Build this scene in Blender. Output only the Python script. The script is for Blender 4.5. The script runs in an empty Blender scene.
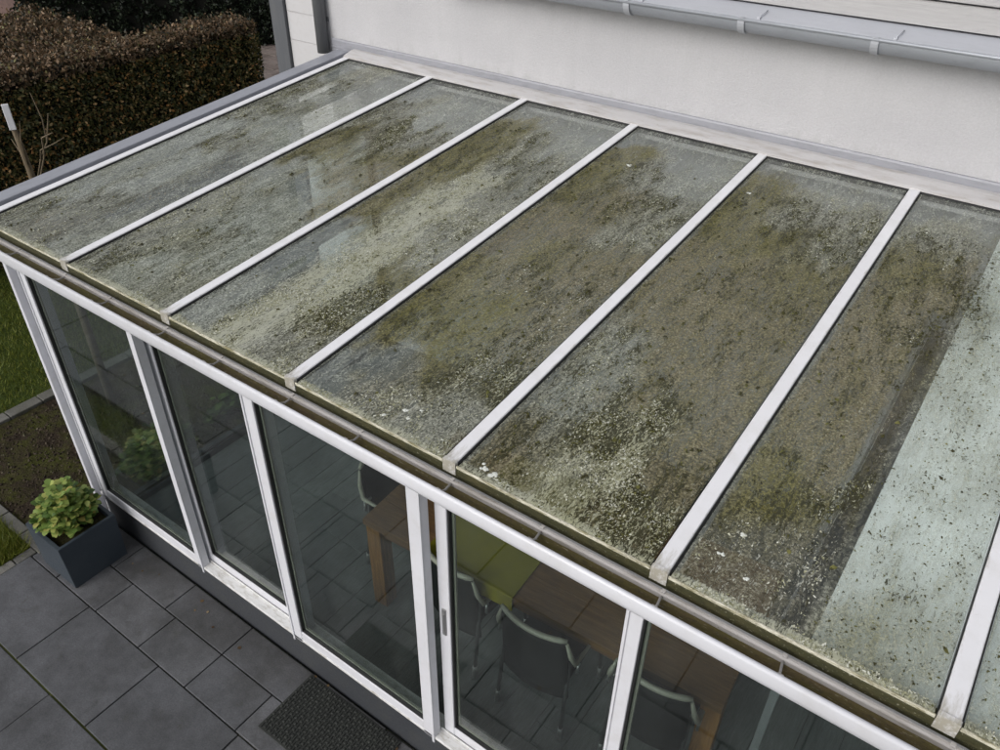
import bpy, bmesh, math, random
import numpy as np
from mathutils import Vector, Matrix
random.seed(7); RNG = np.random.default_rng(11)
C = bpy.context.scene.collection
S = bpy.context.scene
R = math.radians

# ------------------------------------------------------------------ camera
cam = bpy.data.cameras.new('camera'); co = bpy.data.objects.new('camera', cam); C.objects.link(co)
cam.sensor_width = 36; cam.lens = 28.70; cam.clip_start = .05; cam.clip_end = 500
yaw, pitch, roll = -0.61707, 0.62804, 0.016515
fw = Vector((math.sin(yaw)*math.cos(pitch), math.cos(yaw)*math.cos(pitch), -math.sin(pitch)))
rt = Vector((math.cos(yaw), -math.sin(yaw), 0)); up = rt.cross(fw)
rr = rt*math.cos(roll)+up*math.sin(roll); uu = -rt*math.sin(roll)+up*math.cos(roll)
M = Matrix((rr, uu, -fw)).transposed().to_4x4(); M.translation = Vector((4.5187, -1.5671, 4.1118))
co.matrix_world = M
S.camera = co

# ------------------------------------------------------------------ light
SUN_EL, SUN_AZ = R(34), R(196)
w = bpy.data.worlds.new('World'); S.world = w; w.use_nodes = True
nt = w.node_tree; bg = nt.nodes['Background']
sky = nt.nodes.new('ShaderNodeTexSky'); sky.sky_type = 'NISHITA'; sky.sun_disc = False
sky.sun_elevation = SUN_EL; sky.sun_rotation = SUN_AZ; sky.air_density = 1.0; sky.dust_density = 4.0
hs = nt.nodes.new('ShaderNodeHueSaturation'); hs.inputs['Saturation'].default_value = .22
nt.links.new(sky.outputs[0], hs.inputs['Color']); nt.links.new(hs.outputs[0], bg.inputs[0])
bg.inputs[1].default_value = 0.10
sun = bpy.data.lights.new('sun', 'SUN'); sun.energy = .5; sun.angle = R(40); sun.color = (1, .97, .93)
so = bpy.data.objects.new('sun', sun); C.objects.link(so)
so.rotation_euler = (R(90)-SUN_EL, 0, math.pi-SUN_AZ)
S.view_settings.view_transform = 'Standard'; S.view_settings.look = 'None'
S.view_settings.exposure = 0.72; S.view_settings.gamma = 1
S.cycles.max_bounces = 10; S.cycles.transparent_max_bounces = 16

# ------------------------------------------------------------------ helpers
def link(o, parent=None):
    C.objects.link(o)
    if parent: o.parent = parent
    return o
def tag(o, label=None, cat=None, group=None, kind=None):
    if label: o['label'] = label
    if cat: o['category'] = cat
    if group: o['group'] = group
    if kind: o['kind'] = kind
    return o
def empty(name, loc, label, cat, group=None, rz=0):
    o = bpy.data.objects.new(name, None); C.objects.link(o); o.location = loc; o.rotation_euler.z = rz
    o.empty_display_size = .1
    return tag(o, label, cat, group)
class MB:
    def __init__(s): s.bm = bmesh.new()
    def add(s, other, mat=0):
        pass
    def box(s, x0, x1, y0, y1, z0, z1, bev=.0, mi=0, seg=2, M=None):
        t = bmesh.new()
        vs = [t.verts.new((x, y, z)) for x in (x0, x1) for y in (y0, y1) for z in (z0, z1)]
        for f in ((0,1,3,2),(4,6,7,5),(0,4,5,1),(2,3,7,6),(0,2,6,4),(1,5,7,3)):
            t.faces.new([vs[i] for i in f])
        if bev: bmesh.ops.bevel(t, geom=t.edges[:], offset=bev, segments=seg, affect='EDGES', profile=.5)
        s._merge(t, mi, M); return s
    def _merge(s, t, mi, M=None):
        if M is not None: bmesh.ops.transform(t, matrix=M, verts=t.verts[:])
        bmesh.ops.recalc_face_normals(t, faces=t.faces[:])
        mp = {}
        for v in t.verts: mp[v] = s.bm.verts.new(v.co)
        for f in t.faces:
            try:
                g = s.bm.faces.new([mp[v] for v in f.verts]); g.material_index = mi; g.smooth = f.smooth
            except ValueError: pass
        t.free()
    def prism(s, prof, a0, a1, axis='x', mi=0, M=None, smooth=False, shear=0.0):
        # prof: list of (u,v); axis x -> (y,z), axis y -> (x,z); shear = z gain per unit along the axis
        t = bmesh.new()
        def P(a, u, v): return (a, u, v) if axis == 'x' else (u, a, v+shear*a) if axis == 'y' else (u, v, a)
        A = [t.verts.new(P(a0, u, v)) for u, v in prof]; B = [t.verts.new(P(a1, u, v)) for u, v in prof]
        n = len(prof)
        t.faces.new(A); t.faces.new(B[::-1])
        for i in range(n):
            f = t.faces.new((A[i], B[i], B[(i+1) % n], A[(i+1) % n])); f.smooth = smooth
        s._merge(t, mi, M); return s
    def tube(s, pts, r, seg=10, mi=0, cap=True):
        t = bmesh.new(); pts = [Vector(p) for p in pts]
        rs = r if isinstance(r, (list, tuple)) else [r]*len(pts)
        prev = None; rings = []
        for i, p in enumerate(pts):
            d = (pts[min(i+1, len(pts)-1)]-pts[max(i-1, 0)]).normalized()
            a = Vector((0, 0, 1)) if abs(d.z) < .9 else Vector((1, 0, 0))
            if prev is not None and abs(prev.dot(d)) < .95: a = prev
            u = (a-d*a.dot(d)).normalized(); v = d.cross(u); prev = u
            rings.append([t.verts.new(p+(u*math.cos(k*2*math.pi/seg)+v*math.sin(k*2*math.pi/seg))*rs[i]) for k in range(seg)])
        for a, b in zip(rings, rings[1:]):
            for k in range(seg):
                f = t.faces.new((a[k], a[(k+1) % seg], b[(k+1) % seg], b[k])); f.smooth = True
        if cap: t.faces.new(rings[0][::-1]); t.faces.new(rings[-1])
        s._merge(t, mi); return s
    def build(s, name, mats, parent=None):
        me = bpy.data.meshes.new(name); s.bm.to_mesh(me); s.bm.free()
        if not isinstance(mats, (list, tuple)): mats = [mats]
        for m in mats: me.materials.append(m)
        return link(bpy.data.objects.new(name, me), parent)
def np_mesh(name, V, F, mats, parent=None, mi=None, smooth=False):
    me = bpy.data.meshes.new(name)
    V = np.asarray(V, dtype=np.float32); F = np.asarray(F, dtype=np.int32); n, k = F.shape
    me.vertices.add(len(V)); me.vertices.foreach_set('co', V.ravel())
    me.loops.add(n*k); me.loops.foreach_set('vertex_index', F.ravel())
    me.polygons.add(n); me.polygons.foreach_set('loop_start', np.arange(n, dtype=np.int32)*k)
    me.polygons.foreach_set('loop_total', np.full(n, k, dtype=np.int32))
    if mi is not None: me.polygons.foreach_set('material_index', np.asarray(mi, dtype=np.int32))
    if smooth: me.polygons.foreach_set('use_smooth', np.ones(n, dtype=bool))
    for m in (mats if isinstance(mats, (list, tuple)) else [mats]): me.materials.append(m)
    me.update(calc_edges=True); me.validate()
    return link(bpy.data.objects.new(name, me), parent)
def vnoise(x, y, seed=0):
    xi = np.floor(x).astype(int); yi = np.floor(y).astype(int); fx = x-xi; fy = y-yi
    fx = fx*fx*(3-2*fx); fy = fy*fy*(3-2*fy)
    def h(a, b):
        v = np.sin(a*127.1+b*311.7+seed*74.7)*43758.5453; return v-np.floor(v)
    return (h(xi, yi)*(1-fx)+h(xi+1, yi)*fx)*(1-fy)+(h(xi, yi+1)*(1-fx)+h(xi+1, yi+1)*fx)*fy
def fbm(x, y, seed=0, o=4):
    s = 0; a = .5; t = 0
    for i in range(o):
        s = s+a*vnoise(x*2**i, y*2**i, seed+i*3.3); t += a; a *= .55
    return s/t

# ------------------------------------------------------------------ materials
class NM:
    def __init__(s, name):
        s.m = bpy.data.materials.new(name); s.m.use_nodes = True; s.t = s.m.node_tree; s.t.nodes.clear()
        s.out = s.n('ShaderNodeOutputMaterial')
    def n(s, ty, **kw):
        nd = s.t.nodes.new(ty)
        for k, v in kw.items(): setattr(nd, k, v)
        return nd
    def l(s, a, b): s.t.links.new(a, b)
    def obj(s, scale=(1, 1, 1), rot=(0, 0, 0)):
        tc = s.n('ShaderNodeTexCoord'); mp = s.n('ShaderNodeMapping'); mp.inputs['Scale'].default_value = scale
        mp.inputs['Rotation'].default_value = rot
        s.l(tc.outputs['Object'], mp.inputs[0]); return mp.outputs[0]
    def noise(s, vec, scale, detail=4, rough=.55, dist=0):
        n = s.n('ShaderNodeTexNoise'); n.inputs['Scale'].default_value = scale; n.inputs['Detail'].default_value = detail
        n.inputs['Roughness'].default_value = rough; n.inputs['Distortion'].default_value = dist
        s.l(vec, n.inputs['Vector']); return n.outputs['Fac']
    def vor(s, vec, scale, feat='F1', out='Distance'):
        n = s.n('ShaderNodeTexVoronoi'); n.feature = feat; n.inputs['Scale'].default_value = scale
        s.l(vec, n.inputs['Vector']); return n.outputs[out]
    def ramp(s, fac, stops, interp='LINEAR'):
        r = s.n('ShaderNodeValToRGB'); r.color_ramp.interpolation = interp
        while len(r.color_ramp.elements) < len(stops): r.color_ramp.elements.new(.5)
        for e, (p, c) in zip(r.color_ramp.elements, stops):
            e.position = p; e.color = (*c, 1) if not isinstance(c, (int, float)) else (c, c, c, 1)
        s.l(fac, r.inputs[0]); return r.outputs[0]
    def math(s, op, a, b=None, c=None, clamp=False):
        m = s.n('ShaderNodeMath', operation=op, use_clamp=clamp)
        for i, v in enumerate((a, b, c)):
            if v is None: continue
            if isinstance(v, (int, float)): m.inputs[i].default_value = v
            else: s.l(v, m.inputs[i])
        return m.outputs[0]
    def mix(s, f, a, b, blend='MIX'):
        m = s.n('ShaderNodeMix', data_type='RGBA', blend_type=blend)
        for i, v in ((0, f), (6, a), (7, b)):
            if isinstance(v, (int, float)): m.inputs[i].default_value = v if i == 0 else (v, v, v, 1)
            elif isinstance(v, tuple): m.inputs[i].default_value = (*v, 1)
            else: s.l(v, m.inputs[i])
        return m.outputs[2]
    def mixs(s, f, a, b):
        m = s.n('ShaderNodeMixShader')
        if isinstance(f, (int, float)): m.inputs[0].default_value = f
        else: s.l(f, m.inputs[0])
        s.l(a, m.inputs[1]); s.l(b, m.inputs[2]); return m.outputs[0]
    def bump(s, h, st=.3, d=.01):
        b = s.n('ShaderNodeBump'); b.inputs['Strength'].default_value = st; b.inputs['Distance'].default_value = d
        s.l(h, b.inputs['Height']); return b.outputs[0]
    def prin(s, col, rough=.5, metal=0, nrm=None, spec=.5, sub=None):
        p = s.n('ShaderNodeBsdfPrincipled')
        for k, v in (('Base Color', col), ('Roughness', rough), ('Metallic', metal)):
            if isinstance(v, (int, float)): p.inputs[k].default_value = v
            elif isinstance(v, tuple): p.inputs[k].default_value = (*v, 1)
            else: s.l(v, p.inputs[k])
        p.inputs['Specular IOR Level'].default_value = spec
        if nrm is not None: s.l(nrm, p.inputs['Normal'])
        return p.outputs[0]
    def fresnel(s):   # a sheet that is see-through from both sides: no total inner reflection
        fr = s.n('ShaderNodeFresnel'); g = s.n('ShaderNodeNewGeometry')
        s.l(s.math('MULTIPLY_ADD', g.outputs['Backfacing'], 1/1.5-1.5, 1.5), fr.inputs[0]); return fr.outputs[0]
    def end(s, sh): s.l(sh, s.out.inputs[0]); return s.m
    def island(s): return s.n('ShaderNodeNewGeometry').outputs['Random Per Island']

def m_paint(name, col, dirt=(.30, .27, .20), amount=.35, rough=.35, stretch=(1, 1, 1), metal=0):
    k = NM(name); v = k.obj(); vs = k.obj(stretch)
    a = k.noise(vs, 9, 5, .65); b = k.noise(v, 70, 3)
    f = k.math('MULTIPLY', k.ramp(a, [(.48, 0), (.8, 1)]), amount)
    c = k.mix(f, col, dirt)
    sp = k.ramp(b, [(.66, 0), (.72, 1)]); c = k.mix(k.math('MULTIPLY', sp, amount*.6), c, dirt)
    if name == 'white_roof_bar_paint':
        sx = k.n('ShaderNodeSeparateXYZ'); k.l(v, sx.inputs[0])
        e_ = k.math('MULTIPLY_ADD', sx.outputs[1], -9.0, .75); ed = k.math('MULTIPLY_ADD', k.math('ABSOLUTE', sx.outputs[0]), 30.0, -.55)
        g_ = k.math('ADD', k.math('MAXIMUM', e_, ed), k.math('MULTIPLY', k.math('SUBTRACT', k.noise(k.obj((1, .25, 1)), 40, 5, .7), .5), 2.2))
        c = k.mix(k.math('MULTIPLY', k.ramp(g_, [(.2, 0), (.85, 1)]), .75), c, (.22, .195, .12))
    lo = k.noise(v, 2.2, 2); c = k.mix(1.0, c, k.ramp(lo, [(.3, .93), (.7, 1.0)]), 'MULTIPLY')
    return k.end(k.prin(c, k.math('MULTIPLY_ADD', b, .25, rough-.1), metal, k.bump(b, .04, .004)))
WHITE = m_paint('white_powder_coat', (.60, .605, .645), amount=.22)
WHITE_BAR = m_paint('white_roof_bar_paint', (.73, .73, .76), (.33, .31, .24), .22)
WHITE_DIRTY = m_paint('weathered_white_profile', (.47, .46, .465), (.27, .235, .20), .8, .5, (.6, 3, 3))
GREY_LIP = m_paint('grey_weathered_lip', (.44, .42, .41), (.15, .125, .08), .95, .5, (.5, 3, 3))
ZINC = m_paint('zinc_sheet', (.36, .38, .42), (.24, .25, .27), .5, .45, (1, 4, 4), .35)
ZINC_LT = m_paint('bright_zinc_apron', (.46, .475, .52), (.36, .37, .40), .4, .5, (1, 5, 5), .2)
ZINC_DK = m_paint('dull_zinc_pipe', (.15, .155, .165), (.09, .09, .09), .6, .5, (4, 4, .6), .1)
GREYBEAM = m_paint('grey_side_flashing', (.30, .31, .35), (.18, .18, .2), .5, .45, (4, .8, 4), .2)
PLINTH = m_paint('anthracite_plinth', (.034, .037, .043), (.06, .06, .05), .35, .55)
GASKET = m_paint('black_rubber_gasket', (.012, .012, .013), (.03, .03, .03), .2, .6)
CHROME = m_paint('brushed_metal', (.5, .5, .5), (.3, .3, .3), .2, .3, metal=.9)
PLAST = m_paint('pale_grey_plastic', (.27, .26, .215), (.25, .25, .25), .2, .45)
DARKPL = m_paint('black_plastic', (.02, .021, .022), (.04, .04, .04), .3, .5)

def mossy(name, base, moss, dark, st=(1, 1, 1), sc=14, thr=.45, rough=.6):
    k = NM(name); v = k.obj(st); a = k.noise(v, sc, 6, .7); b = k.noise(k.obj((1, 3, 3)), 45, 5, .7)
    c = k.mix(k.ramp(a, [(thr-.12, 0), (thr+.12, 1)]), base, moss)
    c = k.mix(k.ramp(b, [(.5, 0), (.68, .8)]), c, dark)
    c = k.mix(k.ramp(k.noise(v, 120, 3), [(.62, 0), (.72, .5)]), c, (.42, .40, .30))
    if name == 'joint_sand':
        sx = k.n('ShaderNodeSeparateXYZ'); k.l(k.obj(), sx.inputs[0])
        jm = k.math('LESS_THAN', k.math('ABSOLUTE', k.math('ADD', sx.outputs[1], .937)), .02)
        c = k.mix(k.math('MULTIPLY', jm, k.ramp(a, [(.3, .4), (.5, 1)])), c, (.085, .095, .022))
    return k.end(k.prin(c, rough, 0, k.bump(b, .5, .01)))
GUT_IN = mossy('algae_gutter_floor', (.095, .066, .026), (.085, .072, .012), (.042, .031, .014), (.35, 2.5, 1), 7, .5, .75)
RAIL = mossy('mossy_eaves_rail', (.062, .054, .018), (.034, .034, .009), (.015, .014, .006), (1, 1, 1), 12, .45, .7)
CRUST = mossy('lime_crust', (.62, .60, .50), (.22, .20, .09), (.12, .10, .045), (.5, 3, 3), 26, .54, .8)

def m_render():
    k = NM('white_render'); v = k.obj()
    a = k.noise(v, 160, 3); lo = k.noise(v, 1.6, 5, .6); st = k.noise(k.obj((3.5, 1, .5)), 3, 5, .6)
    c = k.ramp(lo, [(.3, (.425, .422, .44)), (.7, (.48, .477, .492))])
    c = k.mix(k.math('MULTIPLY', k.ramp(st, [(.5, 0), (.8, 1)]), .25), c, (.36, .36, .37))
    sx = k.n('ShaderNodeSeparateXYZ'); k.l(v, sx.inputs[0])   # splash marks above the flashing
    zf = k.math('MULTIPLY_ADD', sx.outputs[2], -7.0, 18.9); sm = k.math('ADD', zf, k.math('MULTIPLY', k.math('SUBTRACT', k.noise(k.obj((1, 1, .4)), 14, 5, .7), .5), 2.4))
    c = k.mix(k.math('MULTIPLY', k.ramp(sm, [(.35, 0), (.9, 1)]), .30), c, (.30, .30, .29))
    c = k.mix(1.0, c, k.ramp(k.noise(v, 90, 3, .7), [(.3, .93), (.7, 1.05)]), 'MULTIPLY')
    return k.end(k.prin(c, .9, 0, k.bump(k.math('ADD', a, k.math('MULTIPLY', k.noise(v, 45, 3), .8)), .6, .006), .2))
RENDER = m_render()
def m_brick():
    k = NM('white_painted_brick'); v = k.obj(rot=(R(90), 0, 0))
    b = k.n('ShaderNodeTexBrick'); k.l(v, b.inputs['Vector'])
    b.inputs['Scale'].default_value = 1; b.inputs['Brick Width'].default_value = 2.6; b.inputs['Row Height'].default_value = .21
    b.inputs['Mortar Size'].default_value = .005; b.inputs['Mortar Smooth'].default_value = .3
    b.inputs['Color1'].default_value = (.52, .515, .53, 1); b.inputs['Color2'].default_value = (.48, .475, .485, 1)
    b.inputs['Mortar'].default_value = (.44, .43, .44, 1)
    n = k.noise(k.obj(), 25, 4)
    c = k.mix(k.math('MULTIPLY', k.ramp(n, [(.5, 0), (.75, 1)]), .3), b.outputs['Color'], (.42, .41, .40))
    h = k.math('SUBTRACT', k.math('MULTIPLY', n, .3), b.outputs['Fac'])
    return k.end(k.prin(c, .85, 0, k.bump(h, .6, .008), .2))
BRICK = m_brick()
def m_board():
    k = NM('grooved_cladding'); g = k.noise(k.obj((.6, 8, 14)), 9, 6, .65, .6)
    c = k.ramp(g, [(.3, (.34, .335, .34)), (.7, (.395, .39, .392))])
    return k.end(k.prin(c, .7, 0, k.bump(g, .5, .006), .3))
BOARD = m_board()

def m_slab(name, c0, c1, stain, rough=.5, grain=(1, 1, 1)):
    k = NM(name); v = k.obj(); i = k.island()
    lo = k.noise(v, 2.3, 6, .65, .4); hi = k.noise(k.obj(grain), 120, 3); mid = k.noise(k.obj(grain), 16, 5, .7)
    c = k.mix(i, c0, c1)
    c = k.mix(k.ramp(lo, [(.42, 0), (.68, .75)]), c, stain)
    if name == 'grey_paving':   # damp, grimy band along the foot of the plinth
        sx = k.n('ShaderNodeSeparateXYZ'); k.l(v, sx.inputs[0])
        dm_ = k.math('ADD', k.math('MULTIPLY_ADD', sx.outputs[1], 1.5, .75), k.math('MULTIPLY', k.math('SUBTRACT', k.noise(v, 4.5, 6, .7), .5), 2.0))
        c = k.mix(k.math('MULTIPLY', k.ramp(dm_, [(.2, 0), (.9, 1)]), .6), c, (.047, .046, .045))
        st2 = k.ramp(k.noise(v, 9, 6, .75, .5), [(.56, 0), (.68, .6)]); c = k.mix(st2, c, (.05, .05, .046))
    c = k.mix(1.0, c, k.ramp(hi, [(.25, .72), (.75, 1.22)]), 'MULTIPLY')
    c = k.mix(1.0, c, k.ramp(mid, [(.3, .8), (.7, 1.15)]), 'MULTIPLY')
    sp = k.ramp(k.noise(v, 210, 2), [(.74, 0), (.8, 1)]); c = k.mix(k.math('MULTIPLY', sp, .5), c, (.22, .22, .21))
    r = k.ramp(lo, [(.35, rough+.12), (.7, rough-.12)])
    return k.end(k.prin(c, r, 0, k.bump(k.math('ADD', hi, mid), .22, .004), .4))
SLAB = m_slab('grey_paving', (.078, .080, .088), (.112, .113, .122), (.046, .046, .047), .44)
PLANK = m_slab('grey_floor_planks', (.105, .113, .116), (.145, .152, .153), (.075, .08, .08), .38, (1, .12, 1))
KERB = m_slab('kerb_stone', (.10, .098, .09), (.16, .155, .14), (.07, .068, .05), .8)
JOINT = mossy('joint_sand', (.022, .022, .018), (.045, .05, .014), (.012, .012, .01), sc=5, thr=.6, rough=.95)

def m_ground():
    k = NM('lawn_soil'); v = k.obj(); a = k.noise(v, 3, 6, .7); b = k.noise(v, 40, 5, .7)
    c = k.ramp(a, [(.3, (.030, .045, .010)), (.55, (.045, .062, .013)), (.75, (.06, .07, .02))])
    c = k.mix(k.ramp(b, [(.5, 0), (.7, .7)]), c, (.02, .03, .008))
    return k.end(k.prin(c, .95, 0, k.bump(b, .8, .03), .1))
GROUND = m_ground()
def m_soil():
    k = NM('garden_soil'); v = k.obj(); a = k.noise(v, 2.6, 6, .75); b = k.noise(v, 30, 6, .75)
    c = k.ramp(b, [(.3, (.018, .013, .009)), (.55, (.042, .031, .022)), (.78, (.085, .068, .048))])
    c = k.mix(k.ramp(a, [(.44, 0), (.62, .9)]), c, (.060, .066, .014))
    return k.end(k.prin(c, .95, 0, k.bump(b, 1, .03), .1))
SOIL = m_soil()
def m_leaf(name, stops, rough=.55, trans=.25, spec=.3):
    k = NM(name); i = k.island(); c = k.ramp(i, stops)
    p = k.prin(c, rough, 0, None, spec); t = k.n('ShaderNodeBsdfTranslucent'); k.l(c, t.inputs[0])
    return k.end(k.mixs(trans, p, t.outputs[0]))
GRASS = m_leaf('grass_blades', [(0, (.055, .080, .008)), (.5, (.11, .135, .014)), (.9, (.155, .17, .022)), (1, (.22, .20, .05))])
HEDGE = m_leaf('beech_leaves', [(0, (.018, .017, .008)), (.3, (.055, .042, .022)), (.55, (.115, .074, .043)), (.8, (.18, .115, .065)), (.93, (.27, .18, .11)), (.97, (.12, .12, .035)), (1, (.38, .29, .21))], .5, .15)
HEDGE_SIDE = m_leaf('beech_side_leaves', [(0, (.015, .02, .007)), (.35, (.055, .062, .022)), (.65, (.12, .11, .040)), (.85, (.22, .16, .065)), (.93, (.34, .16, .05)), (1, (.58, .40, .20))], .5, .12)  # greener than the top, and lightened in colour to stand for side light
EVER = m_leaf('evergreen_leaves', [(0, (.005, .008, .005)), (.6, (.013, .020, .011)), (.95, (.026, .038, .020)), (1, (.07, .085, .05))], .45, .1)
PLANTL = m_leaf('planter_leaves', [(0, (.05, .10, .02)), (.35, (.14, .22, .05)), (.75, (.27, .35, .09)), (.92, (.38, .40, .11)), (1, (.42, .33, .10))], .42, .3, .4)
BUSHL = m_leaf('shrub_leaves', [(0, (.02, .04, .008)), (.6, (.05, .085, .015)), (1, (.10, .14, .03))], .5, .25)
TWIG = m_leaf('twig_bark', [(0, (.02, .015, .01)), (1, (.06, .045, .03))], .8, 0)
def m_bark():
    k = NM('sapling_bark'); n = k.noise(k.obj((6, 6, 1)), 12, 5, .7)
    return k.end(k.prin(k.ramp(n, [(.3, (.06, .045, .028)), (.7, (.16, .12, .07))]), .85, 0, k.bump(n, .6, .01)))
BARK = m_bark()
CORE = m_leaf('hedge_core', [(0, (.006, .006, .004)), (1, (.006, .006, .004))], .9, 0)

def m_wood():
    k = NM('oak_wood'); g = k.noise(k.obj((1.2, 14, 14)), 5, 6, .6, .8); kn = k.vor(k.obj((1, 2.2, 1)), 3.2)
    c = k.ramp(g, [(.28, (.075, .036, .014)), (.55, (.13, .066, .026)), (.75, (.18, .098, .043))])
    c = k.mix(k.ramp(kn, [(.02, .9), (.06, 0)]), c, (.04, .02, .01))
    return k.end(k.prin(c, .42, 0, k.bump(g, .15, .003), .4))
WOOD = m_wood()
def m_leg():  # table oak, more orange and lightened to paint in the front light
    k = NM('orange_oak_lit'); g = k.noise(k.obj((14, 14, 1.2)), 5, 6, .6, .8)
    return k.end(k.prin(k.ramp(g, [(.28, (.13, .060, .018)), (.55, (.22, .105, .032)), (.75, (.29, .15, .052))]), .5, 0, k.bump(g, .15, .003), .3))
LEGW = m_leg()
def m_cloth(name, col, sc=600, rough=.85, var=.25):
    k = NM(name); v = k.obj(); n = k.noise(v, sc, 2); lo = k.noise(v, 6, 3)
    c = k.mix(1.0, col, k.ramp(n, [(.3, 1-var), (.7, 1+var)]), 'MULTIPLY'); c = k.mix(1.0, c, k.ramp(lo, [(.3, .88), (.7, 1.08)]), 'MULTIPLY')
    return k.end(k.prin(c, rough, 0, k.bump(n, .2, .002), .2))
LIME = m_cloth('lime_cloth', (.17, .148, .008))
DARKFAB = m_cloth('charcoal_mesh_fabric', (.008, .009, .0095), 300, .8)
BLIND = m_cloth('pale_blind_fabric', (.90, .93, .92), 300, .8, .05)
PLANTER = m_paint('anthracite_fibre_planter', (.030, .040, .052), (.06, .07, .075), .35, .48)
RUBBER = m_paint('dark_rubber', (.014, .016, .014), (.045, .05, .042), .5, .7)
INWALL = m_paint('plain_white_interior_wall', (.55, .56, .55), (.42, .42, .40), .3, .8)

def thin_glass(name, tint=(.83, .88, .865), rough=.015, smear=.03, boost=1.15):
    k = NM(name); tr = k.n('ShaderNodeBsdfTransparent'); tr.inputs[0].default_value = (*tint, 1)
    gl = k.n('ShaderNodeBsdfGlossy'); gl.inputs['Roughness'].default_value = rough
    a = k.mixs(k.math('MULTIPLY', k.fresnel(), boost, clamp=True), tr.outputs[0], gl.outputs[0])
    d = k.n('ShaderNodeBsdfDiffuse'); d.inputs[0].default_value = (.35, .37, .36, 1)
    n = k.noise(k.obj((1, 1, .35)), 4, 5, .6)
    return k.end(k.mixs(k.math('MULTIPLY', k.ramp(n, [(.35, 0), (.8, 1)]), smear), a, d.outputs[0]))
GLASS = thin_glass('window_glass')
GLASS_EDGE = thin_glass('glass_underside', (.95, .965, .96), .02, 0, 1.0)

def m_dirty():
    k = NM('algae_covered_glass')
    at = k.n('ShaderNodeVertexColor'); at.layer_name = 'dirt'
    sp = k.n('ShaderNodeSeparateColor'); k.l(at.outputs['Color'], sp.inputs[0])
    film, olive, moss = sp.outputs[0], sp.outputs[1], sp.outputs[2]; pale = at.outputs['Alpha']
    v = k.obj(); vy = k.obj((1.0, .33, 1.0), (0, 0, R(-14)))
    n_hi = k.noise(v, 115, 3, .6, .6); n_md = k.noise(vy, 34, 6, .7, .9); n_lo = k.noise(vy, 6, 5, .65, .5)
    wrm = k.noise(vy, 105, 4, .7, .7); gr = k.noise(v, 260, 2)
    # opacity of the film
    f = k.math('MULTIPLY_ADD', k.math('SUBTRACT', n_md, .5), 1.3, film)
    f = k.math('MULTIPLY_ADD', k.math('SUBTRACT', n_hi, .5), .65, f)
    f = k.math('MULTIPLY_ADD', k.math('SUBTRACT', gr, .5), .5, f)
    stn = k.noise(k.obj((1, .16, 1)), 70, 4, .7, .3); f = k.math('MULTIPLY_ADD', k.math('SUBTRACT', stn, .5), .8, f)
    f = k.math('MULTIPLY', f, k.ramp(film, [(0, 0), (.15, 1)]))
    f = k.math('MINIMUM', k.math('MAXIMUM', f, k.math('MULTIPLY', film, .4)), .86)
    # colour
    c = k.ramp(n_hi, [(.32, (.080, .066, .026)), (.5, (.185, .158, .082)), (.68, (.36, .325, .215))])
    tn = k.n('ShaderNodeVertexColor'); tn.layer_name = 'tone'; ts = k.n('ShaderNodeSeparateColor'); k.l(tn.outputs['Color'], ts.inputs[0])
    cc = k.ramp(n_hi, [(.32, (.17, .18, .145)), (.5, (.37, .395, .345)), (.68, (.62, .65, .59))])  # pale cool ramp: cleaner film, plus sky reflection put into its colour
    c = k.mix(ts.outputs[0], c, cc)
    oc = k.ramp(n_hi, [(.32, (.058, .052, .008)), (.5, (.140, .128, .028)), (.68, (.27, .25, .09))])
    of = k.math('MULTIPLY_ADD', k.math('SUBTRACT', n_lo, .5), 1.5, olive, clamp=True)
    c = k.mix(of, c, oc)
    # dark moss
    mf = k.math('ADD', k.math('MULTIPLY', moss, .34), k.math('MULTIPLY', k.math('SUBTRACT', wrm, .5), 1.0))
    mk = k.ramp(mf, [(.16, 0), (.24, 1)])
    c = k.mix(mk, c, (.042, .040, .014))
    # pale worm-like flakes
    w2 = k.noise(vy, 125, 3, .65, 1.2)
    pf = k.math('ADD', k.math('MULTIPLY', pale, .34), k.math('MULTIPLY', k.math('SUBTRACT', w2, .5), 1.0))
    pk = k.ramp(pf, [(.20, 0), (.25, 1)])
    pc = k.mix(olive, (.50, .51, .45), (.40, .40, .22))
    c = k.mix(pk, c, pc)
    # small dark grains
    vd = k.vor(v, 95); gm = k.noise(v, 14, 3, .6)
    dk = k.math('MULTIPLY', k.ramp(vd, [(.16, 1), (.26, 0)]), k.ramp(gm, [(.45, 0), (.56, 1)]))
    dk = k.math('MULTIPLY', dk, k.math('MULTIPLY_ADD', moss, 1.4, .15, clamp=True))
    c = k.mix(dk, c, (.05, .044, .022))
    f = k.math('MAXIMUM', f, k.math('MULTIPLY', k.math('MAXIMUM', k.math('MAXIMUM', mk, pk), dk), .92))
    hgt = k.math('ADD', k.math('MULTIPLY', n_hi, .6), k.math('ADD', k.math('MULTIPLY', pk, .7), k.math('MULTIPLY', mk, .5)))
    nb = k.bump(hgt, .6, .005)
    pr = k.prin(c, .32, 0, nb, .5)
    tl = k.n('ShaderNodeBsdfTranslucent'); k.l(c, tl.inputs[0])
    dirt = k.mixs(.22, pr, tl.outputs[0])
    tr = k.n('ShaderNodeBsdfTransparent'); tr.inputs[0].default_value = (.92, .95, .94, 1)
    gl = k.n('ShaderNodeBsdfGlossy'); gl.inputs['Roughness'].default_value = .12
    b2 = k.n('ShaderNodeBump'); b2.inputs['Strength'].default_value = .12; b2.inputs['Distance'].default_value = .003
    k.l(n_md, b2.inputs['Height']); k.l(b2.outputs[0], gl.inputs['Normal'])
    clean = k.mixs(k.fresnel(), tr.outputs[0], gl.outputs[0])
    return k.end(k.mixs(f, clean, dirt))
DIRTY = m_dirty()

# ================================================================== the setting
def struct(o): o['kind'] = 'structure'; return o
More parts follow.
